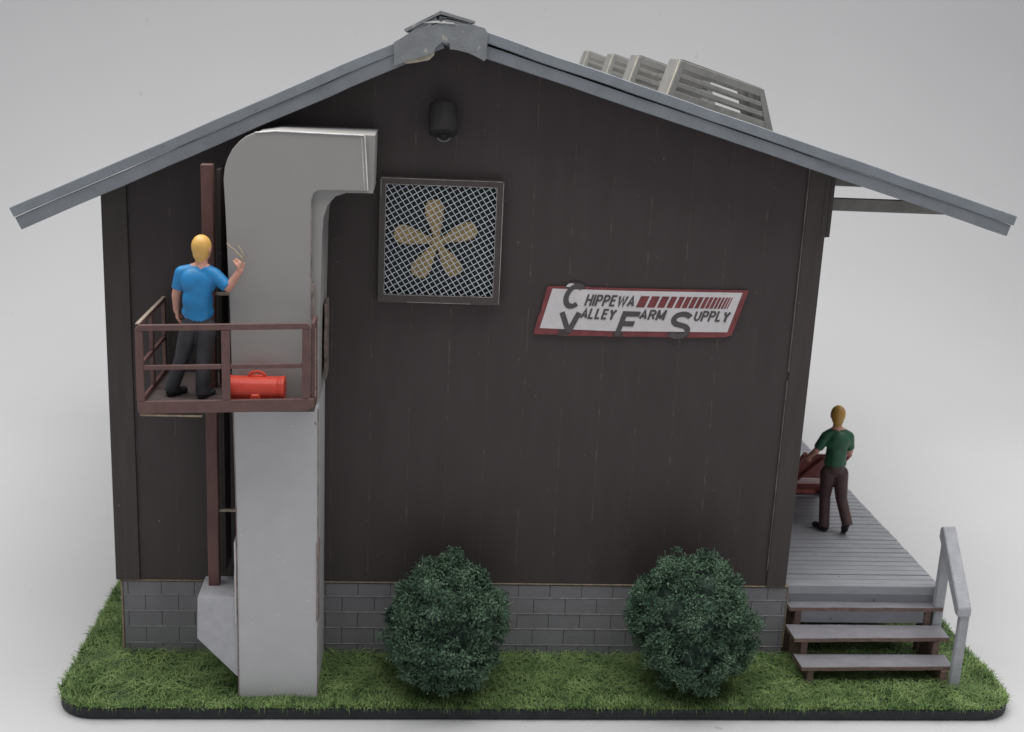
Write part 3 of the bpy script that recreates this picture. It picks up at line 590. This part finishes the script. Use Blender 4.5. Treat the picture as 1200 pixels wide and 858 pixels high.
# ------------------------------------------------------------------ crates on the roof
def crate(y0):
    rz = 6.22
    c = thing('slatted_crate', 'x', 'crate', (6.39, y0 + .32, roofR(6.39)))
    def prof(side, y, th, m):
        # front or back panel with three long slots, built as bars (along the slope) and end stiles
        q = MB()
        BLx, TLx, TRx, BRx = 5.80, 5.915, 6.85, 7.00
        def P(s, t):                                   # s along slope 0..1, t up 0..1
            bot = Vector((BLx + (BRx - BLx) * s, 0)); bot.y = roofR(bot.x) + .012
            top = Vector((TLx + (TRx - TLx) * s, 0)); top.y = roofR(top.x) + .425
            return bot + (top - bot) * t
        if side == 'b': tsl = ((0, .20), (.305, .435), (.555, .665), (.785, 1)); cols_ = (0, .42, .84, 1)
        else: cols_ = (0, .055, .93, 1)
        def quad(s0, s1, t0, t1): q.poly_prism([tuple(P(s0, t0)), tuple(P(s1, t0)), tuple(P(s1, t1)), tuple(P(s0, t1))], 'y', y, y + th)
        quad(0, cols_[1], 0, 1); quad(cols_[2], 1, 0, 1)
        for t0, t1 in ((0, .20), (.305, .435), (.555, .665), (.785, 1)): quad(cols_[1] + .0001, cols_[2] - .0001, t0, t1)
        q.bevel(.004); q.wobble(.004, 5); q.build('slatted_panel', m, c)
    prof('f', y0, .05, M['crate']); prof('b', y0 + .60, .05, M['crate'])
    q = MB(); r0 = roofR(5.8) + .012
    q.poly_prism([(5.80, r0), (5.85, r0 - .015), (5.965, roofR(5.965) + .42), (5.915, roofR(5.915) + .435)], 'y', y0 + .051, y0 + .599); q.bevel(.005); q.build('end_panel', M['crate'], c)
    q = MB(); q.poly_prism([(5.793, r0 + .02), (5.803, r0 + .017), (5.915, roofR(5.915) + .42), (5.905, roofR(5.905) + .42)], 'y', y0 + .01, y0 + .055); q.build('raw_edge', M['crate_raw'], c)
    q = MB(); r1 = roofR(6.95) + .012
    q.poly_prism([(6.945, r1), (6.995, r1 - .012), (6.845, roofR(6.845) + .41), (6.80, roofR(6.80) + .415)], 'y', y0 + .051, y0 + .599)
    for v in q.bm.verts: pass
    q.build('end_panel', M['crate'], c)
    q = MB()
    for (a, d_) in ((.0, .14), (.25, .36)):            # two narrow slats across the open top
        pa, pb = 5.94, 6.83
        q.poly_prism([(pa, roofR(pa) + .427), (pb, roofR(pb) + .417), (pb, roofR(pb) + .432), (pa, roofR(pa) + .442)], 'y', y0 + a + .02, y0 + d_ + .02)
    q.build('top_slat', M['crate'], c)
    return c
c0 = crate(.80)
G = 'slatted crates on the roof'
labs = ['nearest and largest grey slatted crate on right roof slope', 'second nearest grey slatted crate on right roof slope', 'third grey slatted crate on roof, farther from the viewer', 'farthest and smallest grey slatted crate on the roof, nearest ridge in view']
tag(c0, labs[0], 'crate', G)
for k in (1, 2, 3):
    c = c0.copy(); COL.objects.link(c); c.location = c0.location + Vector(((-.02, .04, .0)[k - 1], 2.5 * k, 0)); c['label'] = labs[k]
    c.location.z = roofR(c.location.x)
    for ch in c0.children:
        d = ch.copy(); COL.objects.link(d); d.parent = c

# ------------------------------------------------------------------ loading dock
dock = thing('loading_dock', 'long grey planked deck running along right side of shed', 'deck', (8.37, 4.5, 0))
DZ = .862; DX0, DX1 = 7.458, 9.285
b = MB(); yy = .105
while yy < 9.1:
    b.box(DX0 + random.uniform(0, .006), DX1 - random.uniform(0, .012), yy, yy + .1125, DZ - .035, DZ + random.uniform(-.003, .002)); yy += .1305
b.bevel(.006); b.build('planks', M['deck'], dock)
b = MB(); b.box(DX0 + .02, DX1 - .03, .11, 9.1, DZ - .07, DZ - .037); b.build('joists', M['deck_gap'], dock)
b = MB(); b.box(DX0, DX1 - .003, .045, .102, DZ - .115, DZ - .002); b.bevel(.008); b.wobble(.004, 3); b.build('edge_beam', M['deck'], dock)
b = MB(); b.box(DX0, DX1 - .02, .075, .105, DZ - .26, DZ - .122); b.build('rim_board', M['deck'], dock)
for px_ in (7.53, 9.17):
    for py_ in (.16, 2.4, 4.7, 7.0, 9.0):
        b = MB(); b.box(px_ - .05, px_ + .05, py_ - .05, py_ + .05, -.03, DZ - .071); b.build('post', M['step_edge'], dock)

# ------------------------------------------------------------------ steps
steps = thing('wooden_steps', 'three worn grey wooden steps up to deck with sloping handrail', 'steps', (8.37, -.3, 0))
for (x0, x1, y0, y1, z, dr) in ((7.478, 9.285, -.10, .070, .650, .03), (7.458, 9.255, -.42, -.08, .430, .04), (7.482, 9.215, -.685, -.375, .215, .04)):
    b = MB()
    P = [(x0, y0), (x1, y0 + dr), (x1 + .02, y1), (x0 - .01, y1)]
    b.poly_prism(P, 'z', z - .045, z - .006, 1)
    b.poly_prism([(P[0][0] - .001, P[0][1] + .004), (P[1][0] + .001, P[1][1] + .004), P[2], P[3]], 'z', z - .0055, z, 0)
    b.cut(xs=np.arange(7.6, 9.2, .2)); b.wobble(.006, 3.5, z * 10); b.build('tread', [M['step'], M['step_edge']], steps)
for xs_ in (7.555, 9.085):
    b = MB()
    b.poly_prism([(-.66, -.03), (-.10, -.03), (.04, -.03), (.04, .604), (-.055, .604), (-.055, .384), (-.375, .384), (-.375, .169), (-.66, .169)], 'x', xs_, xs_ + .075)
    b.bevel(.005); b.wobble(.004, 3); b.build('stringer', M['step_edge'], steps)
b = MB(); b.box(7.632, 9.083, -.04, -.02, .44, .60); b.build('riser', M['deck'], steps)
hr = MB(); hr.box(9.195, 9.305, -.055, .03, -.03, 1.50); hr.bevel(.01); hr.wobble(.008, 4); hr.build('rail_post', M['handrail'], steps)
hr = MB(); hr.box(9.178, 9.285, -.715, -.64, -.03, .90); hr.bevel(.01); hr.wobble(.008, 4); hr.build('rail_post', M['handrail'], steps)
hr = MB(); 
hr.poly_prism([(.055, 1.48), (.055, 1.60), (-.02, 1.63), (-.725, .965), (-.735, .86), (-.645, .86)], 'x', 9.172, 9.318)
for v in hr.bm.verts: v.co.x -= max(0, -(v.co.y)) * .045
hr.bevel(.012); hr.wobble(.010, 5); hr.build('handrail', M['handrail'], steps)

# ------------------------------------------------------------------ shrubs
def shrub(name, label, c, r, lobes, seed, ndip):
    rs = np.random.default_rng(seed)
    root = thing(name, label, 'shrub', (c[0], c[1], 0), 'shrubs in front of the block base')
    cv = Vector(c)
    lobes = list(lobes) + [(tuple(rs.normal(size=3)), rs.uniform(-.20, .17), rs.uniform(.15, .28)) for _ in range(46)]
    def radius(d):
        k = 1 + .15 * mnoise.noise(d * 2.1 + Vector((seed, 0, 0))) + .13 * mnoise.noise(d * 5 + Vector((0, seed, 0)))
        for (ld, amt, wdt) in lobes: k += amt * math.exp(-((d - Vector(ld).normalized()).length / wdt) ** 2)
        return k
    b = MB(); bmesh.ops.create_icosphere(b.bm, subdivisions=4, radius=1)
    for v in b.bm.verts:
        d = v.co.normalized(); k = radius(d) * (.76 + .06 * mnoise.noise(d * 9)); v.co = cv + Vector((d.x * r[0], d.y * r[1], d.z * r[2])) * k
        v.co.z = max(v.co.z, .02)
    co = b.build('foliage_core', M['core'], root, smooth=False)
    VV = []; FF = []
    ncl = 600
    for i in range(ncl):
        d = Vector(rs.normal(size=3)).normalized()
        if d.z < -.93: continue
        k = radius(d) * rs.uniform(.80, .975); cc = cv + Vector((d.x * r[0], d.y * r[1], d.z * r[2])) * k
        cr = rs.uniform(.045, .115); k *= rs.uniform(.90, 1.07)
        nl = int(70 * (cr / .07) ** 1.6)
        for j in range(nl):
            e = (Vector(rs.normal(size=3)).normalized() + d * .55).normalized(); p = cc + e * cr * rs.uniform(.35, 1.05)
            if p.z < .0: continue
            if p.y > -.035: continue
            a = Vector(rs.normal(size=3)); t = (e.cross(a)).normalized(); u = (e * rs.uniform(.2, 1) + t.cross(e) * rs.uniform(-1, 1)).normalized()
            s1, s2 = rs.uniform(.005, .013), rs.uniform(.010, .036)
            n0 = len(VV); VV += [p - t * s1, p + t * s1, p + u * s2 + t * s1 * .4, p + u * s2 - t * s1 * .5]; FF.append((n0, n0 + 1, n0 + 2, n0 + 3))
    for i in range(ndip):                              # stray sprigs
        d = Vector(rs.normal(size=3)).normalized(); 
        if d.z < -.3: continue
        k = radius(d); p = cv + Vector((d.x * r[0], d.y * r[1], d.z * r[2])) * k * .97; q = p + (d + Vector(rs.normal(size=3)) * .5).normalized() * rs.uniform(.05, .11)
        if q.y > -.03: continue
        t = d.cross(Vector(rs.normal(size=3))).normalized() * .007; n0 = len(VV); VV += [p - t, p + t, q + t * .6, q - t * .6]; FF.append((n0, n0 + 1, n0 + 2, n0 + 3))
    me = bpy.data.meshes.new('foliage'); org = wloc(root)
    me.from_pydata([tuple(v - org) for v in VV], [], FF); me.materials.append(M['leaf'])
    o = bpy.data.objects.new('foliage', me); COL.objects.link(o); o.parent = root
    b = MB(); b.tube([(c[0], c[1], -.03), (c[0] + .02, c[1], .25), (c[0], c[1] + .02, .5)], .045); b.build('stem', M['twig'], root)
    return root
shrub('shrub', 'rounder dark green shrub beside the tall grey duct', (3.55, -.70, .70), (.63, .60, .70), (((-.2, 0, 1), .10, .45), ((1, -.2, .1), .06, .4), ((-.8, 0, -.8), -.10, .5), ((.8, 0, -.8), -.08, .5), ((.75, 0, .7), -.06, .35)), 3, 240)
shrub('shrub', 'lopsided dark green shrub nearer the wooden steps', (6.17, -.70, .76), (.62, .60, .73), (((-.75, -.1, .8), .18, .40), ((.35, -.1, 1), .10, .40), ((1, -.2, -.12), .26, .34), ((1, 0, .36), -.10, .22), ((-.9, 0, -.8), -.20, .55), ((.8, 0, -1), -.06, .4), ((-.1, -1, -.1), -.10, .4)), 11, 260)

# ------------------------------------------------------------------ people
def hand(mb, wrist, fwd, palm_n, thumb_side, curl, Lh=.165):
    """five-fingered hand; palm_n points out of the palm, thumb_side towards the thumb"""
    fwd = Vector(fwd).normalized(); pn = Vector(palm_n); pn = (pn - fwd * pn.dot(fwd)).normalized(); ts = fwd.cross(pn)
    if ts.dot(Vector(thumb_side)) < 0: ts = -ts
    w_ = Vector(wrist); pl = Lh * .48
    lens = (.44, .49, .46, .36)
    for i in range(4):
        o_ = ts * (.026 - .0175 * i)
        k = w_ + fwd * pl * (1.0, 1.03, 1.0, .92)[i] + o_
        mb.capsule(w_ + o_ * .55, k, .0165, .0145)
        d = fwd.copy(); p = k; a = curl * (.75 + .1 * i); r = (.0125, .0130, .0125, .0108)[i]
        for sgm, q in enumerate((.42, .33, .25)):
            d = (d * math.cos(a) + pn * math.sin(a)).normalized()
            pn2 = pn
            e = p + d * Lh * lens[i] * q * 1.1; mb.capsule(p, e, r, r * .93); p = e; r *= .93
    b0 = w_ + fwd * Lh * .12 + ts * .022; d1 = (fwd * .7 + ts * .65 + pn * .35).normalized()
    p1 = b0 + d1 * Lh * .26; d2 = (fwd * .85 + ts * .15 + pn * (.25 + curl * .5)).normalized(); p2 = p1 + d2 * Lh * .2; p3 = p2 + (d2 + pn * curl * .4).normalized() * Lh * .15
    mb.capsule(b0, p1, .018, .0145); mb.capsule(p1, p2, .0145, .0125); mb.capsule(p2, p3, .0125, .011)

def person(label, J, face, mats, feet, hands, base):
    root = thing('person', label, 'person', base)
    f = Vector(face).normalized(); up = Vector((0, 0, 1)); rt = f.cross(up).normalized()
    V3 = {k: Vector(v) for k, v in J.items()}
    hc = V3['head']; sh = V3['shL'], V3['shR']
    rot = Matrix((rt, f, up)).transposed()
    b = MB()
    # head, face, neck
    b.ball(hc + up * .012, (.080, .098, .108), 3, rot); b.ball(hc - up * .052 + f * .022, (.058, .068, .068), 3, rot); b.ball(hc - up * .098 + f * .055, (.028, .026, .024), 2, rot)
    b.capsule(hc + f * .094 + up * .012, hc + f * .112 - up * .022, .010, .015); b.ball(hc + f * .088 - up * .060, (.026, .012, .008), 2, rot); b.ball(hc + f * .082 + up * .03, (.05, .016, .010), 2, rot)
    for s in (-1, 1): b.ball(hc + rt * s * .082 - f * .004 - up * .005, (.014, .024, .034), 2, rot)
    b.capsule(hc - up * .07 - f * .012, V3['neck'] - up * .02, .052, .060)
    b.chain([V3['neck'] - up * .05, V3['chest'], V3['belly'], V3['pelvis']], [.070, .100, .095, .105])
    for s in ('L', 'R'):
        b.capsule(V3['neck'] - up * .03, V3['sh' + s], .055, .056); b.capsule(V3['chest'], V3['sh' + s] - up * .05, .08, .05)
        b.chain([V3['sh' + s], V3['el' + s], V3['wr' + s]], [.056, .043, .029])
        b.chain([V3['hip' + s], V3['kn' + s], V3['an' + s]], [.085, .058, .040])
        b.capsule(V3['pelvis'], V3['hip' + s], .10, .088)
        b.capsule(V3['an' + s], V3['an' + s] + Vector(feet[s]) * .05 - up * .045, .034, .026)
        hand(b, V3['wr' + s], *hands[s])
    remesh(b, 'body', mats['skin'], root, .0055, 5)
    # hair
    b = MB(); b.ball(hc + up * .016 - f * .010, (.090, .106, .116), 4, rot); b.ball(hc - up * .045 - f * .030, (.072, .074, .085), 3, rot); b.ball(hc - up * .095 - f * .032, (.052, .048, .05), 3, rot)
    for v in list(b.bm.verts):                          # leave the face free
        l = v.co - hc; d = l.dot(f)
        lim = .045 if l.dot(up) < .055 else .09
        if d > lim: v.co -= f * (d - lim)
    remesh(b, 'hair', mats['hair'], root, .009, 3)
    for s in (-1, 1):
        b = MB(); b.ball(hc + f * .0865 + rt * s * .032 + up * .012, .010, 2); b.build('eye', M['eye'], root, smooth=True)
    # shirt
    b = MB(); 
    side = (V3['shR'] - V3['shL']).normalized()
    for c_, rr_, off_ in ((V3['chest'] - f * .012, (.158, .130, .15), .0), (V3['belly'] - f * .008, (.130, .122, .19), 0), (V3['belly'] * .4 + V3['pelvis'] * .6, (.142, .112, .10), 0)):
        m3 = Matrix((side, f, up)).transposed(); b.ball(c_, rr_, 3, m3)
    b.chain([V3['chest'], V3['belly'], V3['belly'] * .35 + V3['pelvis'] * .65], [.122, .122, .122])
    b.cone(V3['belly'], V3['pelvis'] + up * mats.get('hem', 0.0), .118, .122, 24); 
    b.capsule(V3['neck'] - up * .055, V3['chest'], .072, .10)
    for s in ('L', 'R'):
        b.capsule(V3['neck'] - up * .045, V3['sh' + s], .060, .068)
        b.capsule(V3['chest'] + up * .02, V3['sh' + s] - up * .04, .095, .062)
        e = V3['sh' + s] + (V3['el' + s] - V3['sh' + s]) * mats['sleeve'][s]
        b.ball(V3['sh' + s], .069); b.cone(V3['sh' + s], e, .069, .061, 18)
    remesh(b, 'shirt', mats['shirt'], root, .008, 14)
    # trousers
    b = MB(); b.cone(V3['pelvis'] + up * .06, V3['pelvis'] - up * .04, .118, .128, 20); b.ball(V3['pelvis'] - up * .02, (.135, .115, .10), 3, rot)
    for s in ('L', 'R'):
        a = V3['an' + s]; k = V3['kn' + s]; low = a + (a - k).normalized() * .045
        b.capsule(V3['pelvis'] - up * .01, V3['hip' + s], .108, .100); b.capsule(V3['hip' + s], k, .100, .074); b.cone(k, low, .072, .068, 18); b.ball(k, .073)
    remesh(b, 'trousers', mats['trousers'], root, .008, 4)
    for s in ('L', 'R'):
        a = V3['an' + s]; d = Vector(feet[s]).normalized(); b = MB()
        heel = a - up * .055 - d * .02
        if 'lift' in mats and mats['lift'] == s: dn = (up * -.85 + d * .5).normalized(); b.capsule(a - up * .01, a - up * .03, .05, .046); b.capsule(a - up * .02, a + dn * .20, .048, .036); b.ball(a + dn * .12, (.05, .04, .07), 3)
        else:
            b.capsule(a + up * .005, heel, .058, .050); b.capsule(heel, heel + d * .17 - up * .008, .047, .036); b.ball(heel + d * .15, (.048, .05, .035), 3)
        for v in b.bm.verts: v.co.z = max(v.co.z, mats['ground'] + .002)
        remesh(b, 'boot', M['boot'], root, .008, 3)
    return root

PZ = FZ + .012
person('person in blue t-shirt and dark trousers on platform, one arm raised', dict(
    head=(1.128, -1.0, 4.715), neck=(1.120, -1.01, 4.575), chest=(1.098, -1.0, 4.40), belly=(1.082, -1.0, 4.22), pelvis=(1.070, -.99, 4.03),
    shL=(.935, -1.0, 4.475), shR=(1.235, -1.01, 4.470), elL=(.875, -.99, 4.255), wrL=(.868, -.96, 4.10), elR=(1.372, -1.05, 4.355), wrR=(1.488, -1.075, 4.530),
    hipL=(.998, -.985, 3.95), hipR=(1.150, -.99, 3.95), knL=(.905, -.93, 3.63), knR=(1.118, -.98, 3.635), anL=(.805, -.93, 3.335), anR=(1.108, -1.0, 3.335)),
    (.42, .90, -.05), dict(skin=M['skin'], hair=M['blond'], shirt=M['blue'], trousers=M['charcoal'], sleeve=dict(L=.72, R=.95), hem=-.03, ground=PZ),
    dict(L=(.62, .78, 0), R=(.45, .9, 0)),
    dict(L=((.12, .1, -1), (.8, .3, 0), (.2, 1, 0), .42), R=((.22, .05, 1), (-.65, .5, 0), (-.3, -.6, .2), 1.5, .15)), (1.03, -.98, PZ))
tl_ = MB(); tl_.tube([(1.362, -1.03, 4.775), (1.385, -1.045, 4.752), (1.43, -1.06, 4.722), (1.505, -1.085, 4.655), (1.515, -1.085, 4.60)], .0065)
tl_.tube([(1.465, -1.05, 4.757), (1.485, -1.06, 4.742), (1.525, -1.08, 4.665), (1.513, -1.088, 4.59)], .0055); tl_.tube([(1.515, -1.09, 4.60), (1.49, -1.10, 4.565)], .006)
wt = tl_.build('wire_tool', M['wirebare'], origin=(1.46, -1.06, 4.70)); tag(wt, 'thin bent wire tool held in the raised hand', 'tool')

person('person in green t-shirt and brown trousers walking along the deck', dict(
    head=(8.430, 1.70, 2.400), neck=(8.448, 1.70, 2.255), chest=(8.462, 1.70, 2.065), belly=(8.466, 1.70, 1.89), pelvis=(8.472, 1.70, 1.705),
    shL=(8.318, 1.70, 2.125), shR=(8.605, 1.70, 2.125), elL=(8.225, 1.74, 1.920), wrL=(8.185, 1.86, 1.800), elR=(8.655, 1.74, 1.92), wrR=(8.64, 1.92, 1.81),
    hipL=(8.395, 1.70, 1.64), hipR=(8.555, 1.70, 1.64), knL=(8.410, 1.76, 1.315), knR=(8.597, 1.68, 1.305), anL=(8.410, 1.68, .965), anR=(8.648, 1.53, 1.045)),
    (-.08, 1, -.05), dict(skin=M['skin'], hair=M['dull_blond'], shirt=M['green'], trousers=M['brown_cloth'], sleeve=dict(L=.85, R=.85), hem=.05, ground=DZ + .003, lift='R'),
    dict(L=(-.5, .85, 0), R=(.1, .9, 0)),
    dict(L=((-.1, .55, -.75), (.6, .5, 0), (.3, .6, .3), 1.0), R=((-.1, .6, -.7), (-.6, .5, 0), (-.3, .6, .3), .9)), (8.48, 1.68, DZ + .003))

# hand truck pushed by the second person
ht = thing('hand_truck', 'brick red slatted hand truck pushed along the deck', 'hand truck', (8.44, 2.6, DZ + .003))
P0, P1 = Vector((0, 1.95, 1.79)), Vector((0, 2.93, .965))
def hp_(x, t, off=0): 
    p = P0 + (P1 - P0) * t; n_ = Vector((0, (P1 - P0).z, -(P1 - P0).y)).normalized(); return Vector((x, p.y, p.z)) - n_ * off
HX0, HX1 = 8.15, 8.74
for xx in (HX0, HX1):
    b = MB(); b.tube([hp_(xx, -.02), hp_(xx, 1.08)], .026, 10); b.build('rail', M['cart'], ht, smooth=False)
b = MB(); n_ = (P1 - P0).normalized()
b.poly_prism([(HX0 + .02, .0), (HX1 - .02, .0), (HX1 - .02, .72), (HX0 + .02, .72)], 'z', -.012, .012)
ax = Matrix((Vector((1, 0, 0)), n_, Vector((1, 0, 0)).cross(n_))).transposed().to_4x4(); ax.translation = hp_(0, 0)
bmesh.ops.transform(b.bm, matrix=ax, verts=b.bm.verts[:]); b.build('back_panel', M['cart'], ht)
for t, m_ in ((.62, 'cart'), (.71, 'cart_pale'), (.78, 'cart_pale'), (.88, 'cart'), (.96, 'cart')):
    b = MB(); b.bar(hp_(HX0, t, .012), hp_(HX1, t, .012), .09 if m_ == 'cart' else .075, .035, up=(0, .7, .7)); b.build('slat', M[m_], ht)
b = MB(); b.tube([hp_(HX0 + .25, .05, -.03), hp_(HX0 + .12, .85, -.03)], .022, 10); b.build('brace', M['cart'], ht)
b = MB(); b.tube([(HX0, 1.96, 1.79), (HX0 + .03, 1.91, 1.80), (HX1 - .03, 1.91, 1.80), (HX1, 1.96, 1.79)], .018); b.build('handle', M['cart'], ht, smooth=True)
b = MB(); b.bar(hp_(HX0, 1.06), hp_(HX1, 1.06), .03, .10); b.box(HX0, HX1, 2.95, 3.20, .885, .905); b.build('toe_plate', M['cart'], ht)
for xx in (HX0 - .05, HX1 + .05):
    b = MB(); b.cone((xx - .03, 2.99, DZ + .125), (xx + .03, 2.99, DZ + .125), .12, .12, 24); b.bevel(.015, 2); wl = b.build('wheel', M['tyre'], ht)
    b = MB(); b.cone((xx - .033, 2.99, DZ + .125), (xx + .033, 2.99, DZ + .125), .06, .06, 16); b.build('hub', M['cart'], wl)
